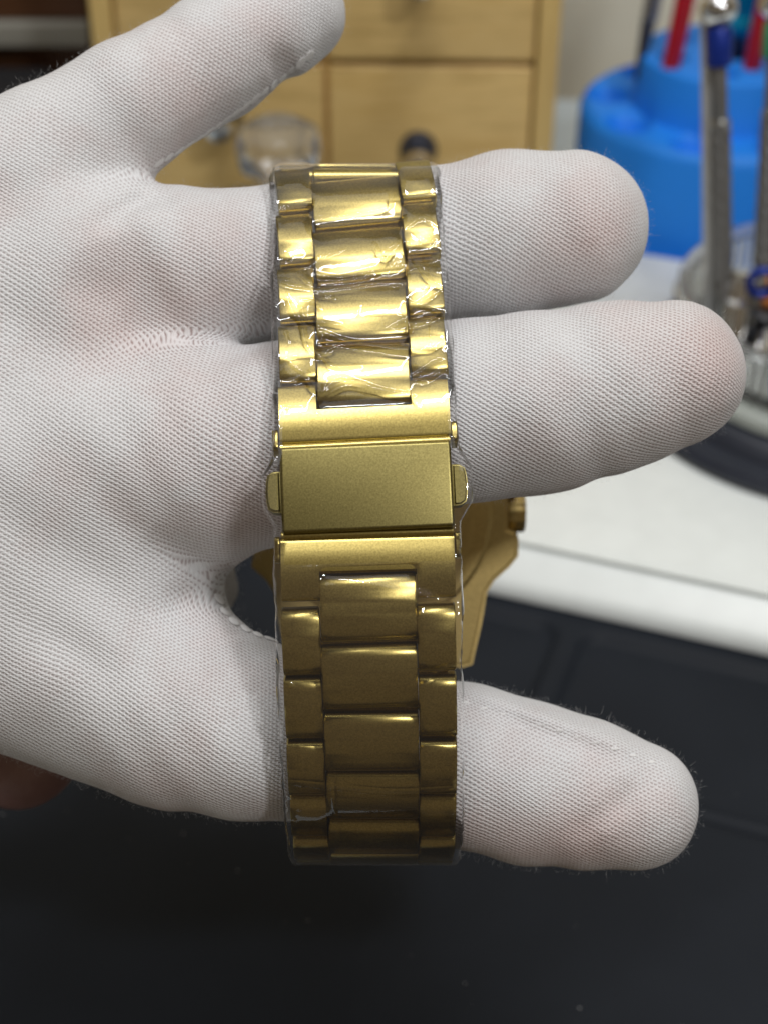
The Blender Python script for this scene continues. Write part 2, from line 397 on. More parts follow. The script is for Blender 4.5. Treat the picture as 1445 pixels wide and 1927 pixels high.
holder_tool('tweezers', 1209, 92, 1228, 0, .004, [('tip', 0, .18, .0012, .0026, DARKM, ''), ('arm', .18, .98, .0030, .0034, GREYM, 'hex')], 'grey metal tool with dark tip in the back left of the blue holder', 'tweezers', None, .10)
holder_tool('teal_tool', 1385, 86, 1402, 0, -.002, [('shaft', 0, .14, .0028, .0036, DARKM, ''), ('grip', .12, .22, .0055, .0060, TEAL, 'ball'), ('grip', .19, .95, .0044, .0062, TEAL, 'hex')], 'glossy teal plastic tool handle standing in the blue holder', 'tool', None, .10)
q0 = ground(1437, 268, .044); stick('screwdriver', q0, q0 + np.array([.006, -.004, .05]), [('blade', 0, .3, .0015, .0015, RED, ''), ('handle', .3, 1, .0022, .0026, RED, 'hex')], 'short dark red tool in a lower scoop of the blue holder', 'screwdriver')

# knurled screwdrivers standing in the dish
zb = .0302
def dish_driver(xb, yb, xt, yt, dY, band, label, width, cap=True):
    p = ground(xb, yb, zb); q = onY(xt, yt, p[1] + dY); w = width
    L = 1.0
    parts = [('blade', 0, .10, w * .25, w * .4, STEEL, ''), ('shaft', .10, .24, w * .86, w * .92, GREYM, ''), ('grip', .24, .74, w, w, GREYM, 'knurl'), ('collar', .74, .765, w * 1.06, w * 1.06, STEEL, ''), ('neck', .765, .93, w * .9, w * .86, GREYM, 'hex'), ('band', .93, 1.05, w * 1.32, w * 1.32, band, '')]
    if cap: parts += [('cap', 1.05, 1.16, w * 1.9, w * 1.6, CHROME, 'ball')]
    return stick('screwdriver', p, q, parts, label, 'screwdriver', 'knurled drivers standing in the ribbed dish')
dish_driver(1361, 656, 1352, 82, .022, NAVY, 'grey knurled precision screwdriver with navy band and chrome cap, upright before the blue holder', .0027)
dish_driver(1428, 628, 1462, 70, .030, GREEN, 'grey tapered screwdriver leaning right in the ribbed dish at the photo edge', .0030)
p_ = ground(1336, 640, zb); q_ = onY(1331, -40, p_[1] + .026)
stick('metal_rod', p_, q_, [('shaft', 0, .9, .0020, .0020, ALU, ''), ('tip', .9, 1, .0020, .0008, ALU, '')], 'pale steel rod standing close behind the knurled driver with the navy band', 'rod')
# small hardware in the dish
def bit(name, x, y, z, r, l, ang, tilt, mt, label, cat):
    p = ground(x, y, z); bm = bmesh.new()
    lathe(bm, [(0, -l / 2), (r * .8, -l / 2), (r, -l / 2 + r * .25), (r, l * .1), (r * .7, l * .16), (r * .7, l * .4), (r * .9, l * .42), (r * .9, l / 2 - r * .2), (r * .7, l / 2), (0, l / 2)], 20)
    bmesh.ops.transform(bm, matrix=Matrix.Rotation(ang, 4, 'Z') @ Matrix.Rotation(tilt, 4, 'Y'), verts=bm.verts)
    o = bmo(name, bm, mt); o.location = p; tag(o, label, cat); return o
bit('chrome_fitting', 1382, 592, .041, .0042, .024, R(75), R(28), CHROME, 'shiny chrome fitting leaning in the dish next to the middle fingertip', 'fitting')
bit('steel_socket', 1408, 592, .038, .0052, .022, R(100), R(12), STEEL, 'short thick steel socket upright in the dish behind the chrome fitting', 'socket')
bit('chrome_socket', 1400, 556, .040, .0038, .018, R(20), R(60), CHROME, 'small bright chrome socket lying against the knurled screwdriver', 'socket')
bit('brass_stub', 1306, 552, .0166, .0044, .012, R(0), R(90), BRASS, 'dull brass stub lying on the white base, left of the knurled screwdriver', 'fitting')
bit('orange_cap', 1446, 572, .040, .0035, .016, R(0), R(10), CARD, 'small orange plastic cap at the photo edge in the ribbed dish', 'cap')
bit('black_plug', 1432, 620, .034, .0085, .014, R(0), R(15), BLACKP, 'black plastic plug lying in the ribbed dish behind the bright screw', 'plug')
bit('chrome_screw', 1440, 640, .036, .0030, .014, R(70), R(75), CHROME, 'bright chrome screw lying on its side at the front of the ribbed dish', 'screw')
bm = bmesh.new(); prt = ground(1434, 532, .050)
for k in range(2):
    mjr, mnr = .0036, .0013; off = len(bm.verts); vs = [[bm.verts.new(((mjr + mnr * math.cos(b * math.pi / 5)) * math.cos(a * math.pi / 14) , (mnr * math.sin(b * math.pi / 5)) + k * .004, (mjr + mnr * math.cos(b * math.pi / 5)) * math.sin(a * math.pi / 14))) for b in range(10)] for a in range(28)]
    for a in range(28):
        for b in range(10): bm.faces.new((vs[a][b], vs[(a + 1) % 28][b], vs[(a + 1) % 28][(b + 1) % 10], vs[a][(b + 1) % 10]))
    break
o = bmo('key_ring', bm, NAVY); o.location = prt; tag(o, 'small blue plastic ring behind the leaning screwdriver at the right edge', 'ring')

# ------------------------------------------------------------------ drawer cabinet
CY = .522
cx0, cx1 = onY(180, 150, CY)[0], onY(1043, 200, CY)[0]
cab = empty('drawer_cabinet', ((cx0 + cx1) / 2, CY, -.003), 'pale pine drawer cabinet with round knobs behind the hand', 'cabinet')
cab.rotation_euler = (0, 0, R(-1.6))
wdt = cx1 - cx0; hw = wdt / 2; zt = [0.003, .0655, .1135, .162]
bm = bmesh.new()
box(bm, -hw, -hw + .0075, 0, .125, 0, .17, .0012); bmo('side_panel', bm, PINEV, cab); bm = bmesh.new(); box(bm, hw - .0075, hw, 0, .125, 0, .17, .0012)
bmo('side_panel', bm, PINEV, cab)
bm = bmesh.new(); box(bm, -hw + .0075, hw - .0075, .002, .124, .1625, .1695, .0008); box(bm, -hw + .0075, hw - .0075, .119, .124, .001, .162); box(bm, -hw + .0075, hw - .0075, .004, .118, .0005, .0028)
bmo('carcass', bm, PINE, cab)
bm = bmesh.new(); box(bm, -.002, .002, .006, .118, .003, .162); box(bm, -hw + .0075, -.002, .010, .118, .0637, .0652); box(bm, .002, hw - .0075, .010, .118, .0637, .0652); box(bm, -hw + .0075, -.002, .010, .118, .1117, .1132); box(bm, .002, hw - .0075, .010, .118, .1117, .1132)
bmo('divider', bm, PINE, cab)
pd = None; proto = []
for row in range(3):
    for sd in (-1, 1):
        x0, x1 = ((-hw + .0083, -.0009) if sd < 0 else (.0009, hw - .0083))
        z0, z1 = zt[row] + .0006, zt[row + 1] - .0015
        bm = bmesh.new(); box(bm, x0, x1, .0015, .014, z0, z1, .0014)
        d = bmo('drawer', bm, PINE, cab); 
        kx = (x0 + x1) / 2 - .004 * (sd > 0); kz = (z0 + z1) / 2 + (.009 if row else (.0 if sd > 0 else .014))
        bm = bmesh.new(); lathe(bm, [(0, 0), (.0068, 0), (.0068, .0012), (.0056, .0035), (.0045, .006), (0, .006)], 28)
        bmesh.ops.transform(bm, matrix=Matrix.Translation((kx, .0016, kz)) @ Matrix.Rotation(R(90), 4, 'X'), verts=bm.verts); bmo('knob_plate', bm, DARKM, d)
        bm = bmesh.new(); lathe(bm, [(0, .005), (.0028, .005), (.0028, .010), (.0050, .0125), (.0056, .0155), (.0045, .0185), (.002, .0198), (0, .02)], 28)
        bmesh.ops.transform(bm, matrix=Matrix.Translation((kx, .0016, kz)) @ Matrix.Rotation(R(90), 4, 'X'), verts=bm.verts); bmo('knob', bm, CHROME, d)

# dark brown shelf unit left of the cabinet
sh = empty('shelf_unit', (-.20, .60, -.003), 'dark brown wooden shelf unit with a grey metal strip left of the cabinet', 'shelf')
zs0, zs1 = onY(60, 84, .60)[2] + .003, onY(60, 36, .60)[2] + .003
bm = bmesh.new(); box(bm, -.16, .085, 0, .08, zs1, zs1 + .12, .001); bmo('upper_panel', bm, BROWN, sh)
bm = bmesh.new(); box(bm, -.16, .085, -.004, .08, zs0, zs1 - .0003, .0015); bmo('metal_strip', bm, TRIM, sh)
bm = bmesh.new(); box(bm, -.16, .085, .006, .08, .0, zs0 - .0003, .001); bmo('lower_panel', bm, BROWN, sh)
bx = empty('black_box', (-.185, .555, -.003), 'low black plastic box in front of the brown shelf', 'box')
bm = bmesh.new(); box(bm, -.09, .055, -.03, .03, 0, .034, .003); bx_b = bmo('box_body', bm, BLACKP, bx)
bm = bmesh.new(); box(bm, -.092, .057, -.032, .032, .0342, .041, .003); bmo('lid', bm, BLACKP, bx)

# glass dust cover with a knob
gp = np.array([(532 - W0 / 2) / FPX * .50, .455, -.003])
cl = empty('glass_cover', gp, 'clear domed dust cover with faceted knob in front of the cabinet', 'dust cover')
bm = bmesh.new(); out = [(.056 * math.cos(a), .043 * math.sin(a) + .002) for a in np.linspace(0, 1.50, 16)]; inn = [(r * .965, z - .0014) for r, z in out[::-1]]
lathe(bm, [(.058, 0), (.058, .002)] + out + [(0, .0452)], 64); lathe(bm, [(0, .0430)] + inn + [(.0545, 0), (.058, 0)], 64); bmesh.ops.remove_doubles(bm, verts=bm.verts, dist=1e-6)
bmo('dome', bm, GLASS, cl)
bm = bmesh.new(); lathe(bm, [(0, .0454), (.007, .0454), (.005, .049), (.0048, .0515), (.0085, .0540), (.0125, .0570), (.0132, .0625), (.0126, .0680), (.0085, .0705), (0, .0712)], 40)
bmo('knob', bm, MILKY, cl, angle=30)

# ------------------------------------------------------------------ gloved hand (signed distance field -> surface nets)
def J(x, y, d, r): p = pc(x, y, d); return (p, r * d / FPX)
chains = {
 'pinky':  [J(-60, 395, .2225, 150), J(256, 194, .2245, 119), J(405, 108, .2285, 112), J(505, 54, .2315, 103), J(552, 28, .233, 98)],
 'ring':   [J(150, 540, .2225, 170), J(390, 512, .2225, 148), J(560, 488, .2255, 143), J(800, 463, .2275, 140), J(950, 443, .2265, 153), J(1075, 428, .2245, 143)],
 'middle': [J(190, 850, .2210, 190), J(400, 852, .2180, 191), J(520, 836, .2170, 190), J(700, 797, .2175, 183), J(880, 772, .2165, 169), J(1010, 760, .2155, 169), J(1150, 728, .215, 158), J(1262, 704, .2145, 139)],
 'index':  [J(230, 985, .2270, 165), J(335, 1050, .2480, 112), J(358, 1090, .2620, 92), J(320, 1125, .280, 90), J(330, 1160, .295, 86)],
 'thumb':  [J(180, 1235, .2240, 205), J(330, 1325, .2190, 180), J(465, 1372, .2170, 166), J(640, 1402, .2200, 150), J(870, 1442, .2215, 148), J(1000, 1474, .2210, 147), J(1110, 1497, .220, 136), J(1192, 1515, .219, 120)],
}
palm = [[J(-260, 460, .2245, 150), J(60, 330, .2235, 120)], [J(-260, 620, .2250, 225), J(240, 520, .2230, 165)], [J(-260, 830, .2240, 245), J(280, 850, .2220, 192)],
        [J(-260, 1010, .2240, 240), J(250, 985, .2245, 180)], [J(-280, 1105, .2260, 225), J(190, 1240, .2235, 204), J(330, 1330, .2215, 165)], [J(-560, 780, .2290, 330), J(-250, 820, .2260, 280)]]
def rcone(P, a, ra, b, rb):
    ba = b - a; L = ba @ ba; t = np.clip(((P - a) @ ba) / L, 0, 1)
    return np.sqrt(((P - a - t[:, None] * ba) ** 2).sum(1)) - (ra + (rb - ra) * t)
def smin(a, b, k): h = np.clip(.5 + .5 * (b - a) / k, 0, 1); return b + (a - b) * h - k * h * (1 - h)
def chain(P, ch):
    d = None
    for (a, ra), (b, rb) in zip(ch, ch[1:]):
        e = rcone(P, a, ra, b, rb); d = e if d is None else smin(d, e, .0015)
    return d
def wob(P):
    return (.00012 * np.sin(P[:, 0] * 310 + 2 * np.sin(P[:, 1] * 140)) * np.sin(P[:, 1] * 260 + 1.3 + P[:, 2] * 90)
            + .00008 * np.sin(P[:, 0] * 620 + P[:, 1] * 480 + 1.7 * np.sin(P[:, 0] * 210)))
def fold(P, x0, y0, x1, y1, d, depth, w):
    a, b = pc(x0, y0, d), pc(x1, y1, d); ba = (b - a)[:2]; t = np.clip(((P[:, :2] - a[:2]) @ ba) / (ba @ ba), 0, 1)
    q = P[:, :2] - a[:2] - t[:, None] * ba; return depth * np.exp(-(q ** 2).sum(1) / w ** 2) * np.sin(np.pi * np.clip(t * .9 + .08, 0, 1))
def sdf(P):
    pm = None
    for ch in palm:
        e = chain(P, ch); pm = e if pm is None else smin(pm, e, .011)
    ds = [smin(pm, chain(P, ch), .006) for ch in chains.values()]
    d = ds[0]
    for e in ds[1:]: d = smin(d, e, .0012)
    d = d + wob(P)
    for f in ((215, 440, 290, 650, .21, .0022, .0045), (120, 520, 230, 580, .21, .0010, .0035), (290, 345, 180, 440, .212, .0011, .0018), (330, 372, 230, 380, .212, .0007, .0014), (410, 1110, 280, 1000, .208, .0012, .0024), (400, 1120, 300, 1130, .208, .0007, .0018), (60, 1180, 260, 1290, .206, .0006, .0028), (500, 655, 360, 690, .208, .0007, .0016),
              (280, 672, 150, 700, .207, .0005, .0026), (1080, 1560, 1260, 1440, .212, .0006, .0017), (850, 1296, 1245, 1428, .2115, -.0010, .0011), (850, 1328, 1245, 1458, .2115, .0004, .0011), (560, 100, 500, 130, .224, .0008, .0022), (380, 1180, 250, 1140, .206, .0004, .002)):
        d = d + fold(P, *f)
    return d
VX = .0010
lo = np.array([-.080, -.060, .196]); hi = np.array([.062, .083, .306]); n3 = np.ceil((hi - lo) / VX).astype(int)
ax = [lo[i] + VX * np.arange(n3[i]) for i in range(3)]
vol = np.empty(n3, np.float32)
for i in range(0, n3[0], 12):
    g = np.stack(np.meshgrid(ax[0][i:i + 12], ax[1], ax[2], indexing='ij'), -1)
    vol[i:i + 12] = sdf(g.reshape(-1, 3)).reshape(g.shape[:3])
def surface_nets(vol):
    s = vol < 0; nx, ny, nz = vol.shape
    cnt = np.zeros((nx - 1, ny - 1, nz - 1), np.int8)
    for dx in (0, 1):
        for dy in (0, 1):
            for dz in (0, 1): cnt += s[dx:nx - 1 + dx, dy:ny - 1 + dy, dz:nz - 1 + dz]
    act = (cnt > 0) & (cnt < 8); ids = -np.ones(act.shape, np.int64); c = np.argwhere(act); ids[act] = np.arange(len(c))
    acc = np.zeros((len(c), 3)); num = np.zeros(len(c))
    cor = [(a, b, d) for a in (0, 1) for b in (0, 1) for d in (0, 1)]
    for i, p in enumerate(cor):
        for q in cor[i + 1:]:
            if sum(abs(a - b) for a, b in zip(p, q)) != 1: continue
            v0 = vol[c[:, 0] + p[0], c[:, 1] + p[1], c[:, 2] + p[2]]; v1 = vol[c[:, 0] + q[0], c[:, 1] + q[1], c[:, 2] + q[2]]
            m = (v0 < 0) != (v1 < 0); t = np.where(m, v0 / np.where(m, v0 - v1, 1), 0)
            pt = np.array(p) + t[:, None] * (np.array(q) - np.array(p)); acc += pt * m[:, None]; num += m
    V = c + acc / num[:, None]
    Fs = []
    for axs in range(3):
        o1, o2 = [(1, 2), (2, 0), (0, 1)][axs]
        sl0 = [slice(None)] * 3; sl1 = [slice(None)] * 3; sl0[axs] = slice(0, -1); sl1[axs] = slice(1, None)
        e = np.argwhere(s[tuple(sl0)] != s[tuple(sl1)])
        ok = (e[:, o1] > 0) & (e[:, o2] > 0) & (e[:, o1] < vol.shape[o1] - 1) & (e[:, o2] < vol.shape[o2] - 1); e = e[ok]
        inside = s[e[:, 0], e[:, 1], e[:, 2]]
        q = []
        for a, b in ((1, 1), (0, 1), (0, 0), (1, 0)):
            k = e.copy(); k[:, o1] -= a; k[:, o2] -= b; q.append(ids[k[:, 0], k[:, 1], k[:, 2]])
        q = np.stack(q, 1); q[~inside] = q[~inside][:, ::-1]; Fs.append(q)
    return V, np.concatenate(Fs)
V, Fh = surface_nets(vol); V = lo + V * VX
def sgrad(P, e=.0003):
    g = np.stack([sdf(P + np.eye(3)[i] * e) - sdf(P - np.eye(3)[i] * e) for i in range(3)], 1); return g / (2 * e)
for _ in range(2):
    g = sgrad(V); V = V - np.clip(sdf(V) / np.maximum((g * g).sum(1), .2), -.0006, .0006)[:, None] * g
# winding: camera frame (X,V,D) is left handed, so mirror
HN = sgrad(V); HN /= np.linalg.norm(HN, axis=1)[:, None]
person = empty('person', c2w(pc(100, 900, .222)), "left hand in a white knitted cotton glove, fingers spread through the gold bracelet", 'person')
PL = np.array(person.location)
HW = c2w(V) - PL
nrmw = HN[:, 0:1] * RX + HN[:, 1:2] * UY + HN[:, 2:3] * FW
fa = Fh[:2000]; fn = np.cross(HW[fa[:, 1]] - HW[fa[:, 0]], HW[fa[:, 2]] - HW[fa[:, 0]])
if ((fn * nrmw[fa[:, 0]]).sum(1) > 0).mean() < .5: Fh = Fh[:, ::-1]
glove = npmesh('glove', HW, Fh, GLOVE, person)
# knit coordinates: flat over the back, wrapped round each finger
allseg = []
for nm, ch in list(chains.items()) + [('p', c) for c in palm]:
    for (a, ra), (b, rb) in zip(ch, ch[1:]): allseg.append((nm, a, ra, b, rb))
num = np.zeros((len(V), 2)); den = np.zeros(len(V))
for nm_, a, ra, b, rb in allseg:
    ba = b - a; L = ba @ ba; t = np.clip(((V - a) @ ba) / L, 0, 1); c = a + t[:, None] * ba; q = V - c
    dist = np.sqrt((q ** 2).sum(1)); rad = ra + (rb - ra) * t
    w = np.exp(-((dist - rad) / .0017) ** 2) + 1e-9
    ax2 = ba[:2] / np.linalg.norm(ba[:2]); pp = np.array([-ax2[1], ax2[0]])
    al = q[:, :2] @ ax2; ac = q[:, :2] @ pp
    ang = np.arctan2(ac, -q[:, 2])
    al = np.where(np.abs(al) > 1e-6, np.sign(al) * np.minimum(np.arctan2(np.abs(al), np.maximum(np.hypot(ac, q[:, 2]), 1e-6)) * dist, .03), 0)
    if nm_ in ('p', 'index'): w = np.exp(-((dist - rad) / .004) ** 2) + 1e-9
    uv = V[:, :2] if nm_ in ('p', 'index') else c[:, :2] + al[:, None] * ax2 + (ang * np.maximum(np.hypot(ac, q[:, 2]), .001))[:, None] * pp
    num += uv * w[:, None]; den += w
UV = num / den[:, None]
th = R(-28); ru = np.stack([UV[:, 0] * math.cos(th) - UV[:, 1] * math.sin(th), UV[:, 0] * math.sin(th) + UV[:, 1] * math.cos(th)], 1)
ru /= np.array([.00061, .00106])
me = glove.data; ul = me.uv_layers.new(name='knit'); li = np.empty(len(me.loops), np.int32); me.loops.foreach_get('vertex_index', li)
ul.data.foreach_set('uv', ru[li].astype(np.float32).ravel())
# cloth stretched thin over skin, plus shade painted in knuckle valley and under thumb
stv = np.zeros(len(V))
for x, y, d, r, k in ((1120, 400, .21, 130, .8), (1170, 480, .212, 90, .3), (1340, 640, .206, 110, .85), (1200, 760, .205, 160, .3), (230, 590, .21, 120, .75), (440, 480, .21, 160, .45), (450, 800, .205, 170, .35), (1200, 1530, .205, 120, .55), (1010, 1610, .21, 100, .5), (860, 1590, .21, 110, .6), (1100, 1630, .21, 90, .7),
                      (400, 1230, .205, 110, .35), (350, 170, .218, 110, .45), (500, 70, .222, 90, .3), (930, 840, .207, 120, .25), (480, 960, .206, 120, .4), (330, 1470, .21, 130, .4)):
    p = pc(x, y, d); stv += k * np.exp(-(((V - p) ** 2).sum(1)) / (r * d / FPX) ** 2)
at = me.attributes.new('stretch', 'FLOAT', 'POINT'); at.data.foreach_set('value', np.clip(stv, 0, 1).astype(np.float32))
sm = glove.modifiers.new('smooth', 'SUBSURF'); sm.levels = 1; sm.render_levels = 1

# fuzz of loose fibres
nf = 18000
wgt = .12 + (1 - np.abs((HN * (V / np.linalg.norm(V, axis=1)[:, None])).sum(1))) ** 4 * 7
wgt = wgt * ((HN * V).sum(1) < .25 * np.linalg.norm(V, axis=1))
pick = rng.choice(len(V), nf, p=wgt / wgt.sum())
base_p = HW[pick] + rng.normal(0, .0004, (nf, 3)) * 1.0; nn = nrmw[pick]
base_p -= nn * 0.00005
tdir = rng.normal(0, 1, (nf, 3)); tdir -= nn * (tdir * nn).sum(1)[:, None]; tdir /= np.linalg.norm(tdir, axis=1)[:, None]
ln = rng.gamma(.8, .00026, nf) + .00006 + .0007 * (rng.random(nf) < .02); curl = rng.normal(0, 1.3, nf)
side = np.cross(tdir, FW); side /= np.maximum(np.linalg.norm(side, axis=1), 1e-6)[:, None]
pts = []; ks = 5
cur = base_p.copy(); ang = rng.uniform(.1, .9, nf)
for k in range(ks):
    pts.append(cur.copy()); dd = nn * np.cos(ang)[:, None] + tdir * np.sin(ang)[:, None]; cur = cur + dd * (ln / (ks - 1))[:, None]; ang = ang + curl * .45
pts = np.stack(pts, 1)
wd = .0000075 * (1 - .6 * np.arange(ks) / (ks - 1))
sd2 = np.cross(np.diff(pts, axis=1, append=2 * pts[:, -1:] - pts[:, -2:-1]), FW); sd2 /= np.maximum(np.linalg.norm(sd2, axis=2), 1e-9)[..., None]
VV = np.stack([pts - sd2 * wd[None, :, None], pts + sd2 * wd[None, :, None]], 2).reshape(-1, 3)
b0 = (np.arange(nf) * ks * 2)[:, None] + (np.arange(ks - 1) * 2)[None]
FF = np.stack([b0, b0 + 1, b0 + 3, b0 + 2], -1).reshape(-1, 4)
lint = npmesh('cotton_fuzz', VV, FF, LINT, glove); lint['kind'] = 'stuff'

# seams: stitches laid on the cloth
def trace(px):
    px = np.asarray(px, float); out = []
    dirs = np.stack([(px[:, 0] - W0 / 2) / FPX, (H0 / 2 - px[:, 1]) / FPX, np.ones(len(px))], 1); t = np.full(len(px), .185)
    for _ in range(80): t = t + np.maximum(sdf(dirs * t[:, None]), -.002) * .8
    return dirs * t[:, None]
def resamp(px, n):
    px = np.asarray(px, float); s = np.r_[0, np.cumsum(np.hypot(*np.diff(px, axis=0).T))]; u = np.linspace(0, s[-1], n)
    return np.stack([np.interp(u, s, px[:, 0]), np.interp(u, s, px[:, 1])], 1)
def ellipsoid_mesh():
    bm = bmesh.new(); bmesh.ops.create_uvsphere(bm, u_segments=8, v_segments=5, radius=1); me = bpy.data.meshes.new('stitch'); bm.to_mesh(me); bm.free(); me.materials.append(THREAD)
    me.polygons.foreach_set('use_smooth', [True] * len(me.polygons)); return me
STM = ellipsoid_mesh()
def stitches(path, n, size, skew=0.0):
    px = resamp(path, n); A = trace(px); N3 = sgrad(A); N3 /= np.linalg.norm(N3, axis=1)[:, None]
    Aw = c2w(A) - PL; Nw = N3[:, 0:1] * RX + N3[:, 1:2] * UY + N3[:, 2:3] * FW; Tw = np.gradient(Aw, axis=0)
    for i in range(n):
        nz = Vector(Nw[i]); tx = Vector(Tw[i]); tx = (tx - nz * tx.dot(nz)).normalized(); ty = nz.cross(tx)
        tx2 = (tx * math.cos(skew) + ty * math.sin(skew)); ty2 = nz.cross(tx2)
        m = Matrix((tx2, ty2, nz)).transposed().to_4x4(); m.translation = Vector(Aw[i]) + nz * size[2] * .45
        o = bpy.data.objects.new('seam_stitch', STM); col.objects.link(o); o.parent = glove
        o.matrix_local = m @ Matrix.Diagonal((size[0] * random.uniform(.85, 1.1), size[1] * random.uniform(.85, 1.15), size[2], 1))
stitches([(583, 104), (540, 140), (470, 194), (430, 223), (390, 250), (340, 283), (300, 306)], 17, (.00115, .00075, .00013), .3)
stitches([(412, 1128), (424, 1155), (446, 1176), (476, 1192), (505, 1203), (535, 1212)], 7, (.0010, .00115, .00028), .15)

stitches([(875, 1322), (960, 1348), (1060, 1378), (1150, 1407), (1225, 1434)], 11, (.00060, .00022, .00007), .4)

# bare wrist under the glove
a_, ra_ = J(-420, 1200, .258, 190); b_, rb_ = J(45, 1402, .249, 122)
bm = bmesh.new(); ringn = []
aw, bw = c2w(a_) - PL, c2w(b_) - PL; q = Vector(bw - aw); L = q.length; prof = [(ra_ * .7, -.002), (ra_, .0)] + [(ra_ + (rb_ - ra_) * t, L * t) for t in np.linspace(.1, 1, 9)] + [(rb_ * math.cos(t), L + rb_ * .9 * math.sin(t)) for t in np.linspace(.2, 1.5, 8)] + [(0, L + rb_ * .9)]
lathe(bm, [(0, -.002)] + prof, 40); bmesh.ops.transform(bm, matrix=Matrix.Translation(Vector(aw)) @ q.to_track_quat('Z', 'Y').to_matrix().to_4x4(), verts=bm.verts)
bmo('wrist', bm, SKIN, person, angle=60)

# ------------------------------------------------------------------ watch bracelet path
tab = [(667, 330, .2160), (676, 480, .2085), (682, 650, .2024), (687, 830, .1975), (690, 915, .1962), (692, 1040, .1952), (694, 1200, .1950), (698, 1350, .1975), (701, 1480, .2017), (703, 1580, .2090), (704, 1618, .2150)]
front = [pc(*t) for t in tab]
xt_, xb_ = front[0][0], front[-1][0]
top_b = [(xt_, .0500, .2225), (xt_, .0522, .2320), (xt_ + .001, .0520, .2430), (xt_ + .002, .0460, .2555), (xt_ + .003, .0355, .2625), (xt_ + .003, .0270, .2655)]
bot_b = [(xb_, -.0513, .2240), (xb_, -.0518, .2350), (xb_, -.0480, .2490), (xb_, -.0380, .2600), (xb_, -.0270, .2655)]
ctrl = np.array(top_b[::-1] + front + bot_b)
def cr(P, n=24):
    P = np.vstack([2 * P[0] - P[1], P, 2 * P[-1] - P[-2]]); out = []
    for i in range(1, len(P) - 2):
        for t in np.linspace(0, 1, n, endpoint=False):
            out.append(.5 * (2 * P[i] + (P[i + 1] - P[i - 1]) * t + (2 * P[i - 1] - 5 * P[i] + 4 * P[i + 1] - P[i + 2]) * t ** 2 + (3 * P[i] - P[i - 1] - 3 * P[i + 1] + P[i + 2]) * t ** 3))
    out.append(P[-2]); return np.array(out)
path = cr(ctrl)
for _ in range(30): path[1:-1] = .25 * path[:-2] + .5 * path[1:-1] + .25 * path[2:]
S = np.r_[0, np.cumsum(np.linalg.norm(np.diff(path, axis=0), axis=1))]
ypx = H0 / 2 - path[:, 1] / path[:, 2] * FPX
i0, i1 = int(np.argmin(ypx)), int(np.argmax(ypx))
def s_of_y(y): return float(np.interp(y, ypx[i0:i1 + 1], S[i0:i1 + 1]))
rollS = np.array([s_of_y(y) for y in (308, 420, 540, 900, 1200, 1450, 1615)]); rollA = np.array([-5.5, -3.2, -2.2, -1.0, -.7, .1, 1.0])
def frame(s):
    p = np.array([np.interp(s, S, path[:, k]) for k in range(3)]); e = .0012
    t = np.array([np.interp(s + e, S, path[:, k]) - np.interp(s - e, S, path[:, k]) for k in range(3)]); t /= np.linalg.norm(t)
    r = np.interp(s, rollS, rollA)
    w = np.array([1., 0, 0]); w -= t * (w @ t); w /= np.linalg.norm(w)
    n = np.cross(t, w); 
    if n[2] > 0 and False: n = -n
    n = n / np.linalg.norm(n)
    # outward normal: faces the camera on the front run
    cen = np.array([p[0], 0, .232]); n = n if n @ (p - cen) > 0 else -n
    c, s_ = math.cos(R(r)), math.sin(R(r))
    w2 = w * c + t * s_; t2 = t * c - w * s_
    return p, t2, w2, n
watch = empty('wristwatch', c2w(front[4]), 'gold wristwatch with folding clasp, its plastic wrapped link bracelet hanging over the gloved fingers', 'watch')
WL = np.array(watch.location)
UPS, LOS = (.0030, .00085, .0013), (.0030, .00070, .0020)
def profile(a, t, sag, rc):
    P = []; n = 6
    xs = np.linspace(-(a - rc), a - rc, 9)
    top = [(x, -sag * (x / a) ** 2) for x in xs]
    ze = top[-1][1]; rz = min(1.35e-3, rc)
    th0 = math.atan(2 * sag * (a - rc) / a ** 2)
    right = [(a - rc + rc * math.sin(th), ze - rz + rz * math.cos(th)) for th in np.linspace(th0, math.pi / 2, 9)[1:]]
    P = top + right + [(a, -t + .3e-3), (a - .3e-3, -t)]
    P += [(-x, z) for x, z in reversed([(a, -t + .3e-3), (a - .3e-3, -t)])] + [(-x, z) for x, z in right[::-1]]
    return P
def extrude(prof, spans, bev=.00018):
    """closed profile (t,n) swept across the width in spans with tiny end bevels -> verts (t,w,n), faces"""
    V, F = [], []; m = len(prof); c = np.mean(prof, axis=0); pr = np.array(prof)
    inn = pr + (c - pr) / np.maximum(np.linalg.norm(c - pr, axis=1), 1e-9)[:, None] * bev
    for w0, w1 in spans:
        o = len(V)
        for w, q in ((w0, inn), (w0 + bev, pr), (w1 - bev, pr), (w1, inn)): V += [(x, w, z) for x, z in q]
        for k in range(3):
            for i in range(m): F.append((o + k * m + i, o + k * m + (i + 1) % m, o + (k + 1) * m + (i + 1) % m, o + (k + 1) * m + i))
        F.append(tuple(o + i for i in range(m))[::-1]); F.append(tuple(o + 3 * m + i for i in range(m)))
    return V, F
def put(name, V, F, s, mat, parent=watch, dn=0.0, angle=32, extra_roll=0.0, dw=0.0):
    p, t, w, n = frame(s)
    if extra_roll:
        c, q = math.cos(extra_roll), math.sin(extra_roll); w, t = w * c + t * q, t * c - w * q
    V = np.array(V); C3 = p + V[:, 0:1] * t + (V[:, 1:2] + dw) * w + (V[:, 2:3] + dn) * n
    bm = bmesh.new(); vs = [bm.verts.new(tuple(x)) for x in (c2w(C3) - WL)]
    for f in F: bm.faces.new([vs[i] for i in f])
    bmesh.ops.recalc_face_normals(bm, faces=bm.faces)
    me = bpy.data.meshes.new(name); bm.to_mesh(me); bm.free(); o = link(name, me, mat, parent); me.set_sharp_from_angle(angle=R(angle)); return o
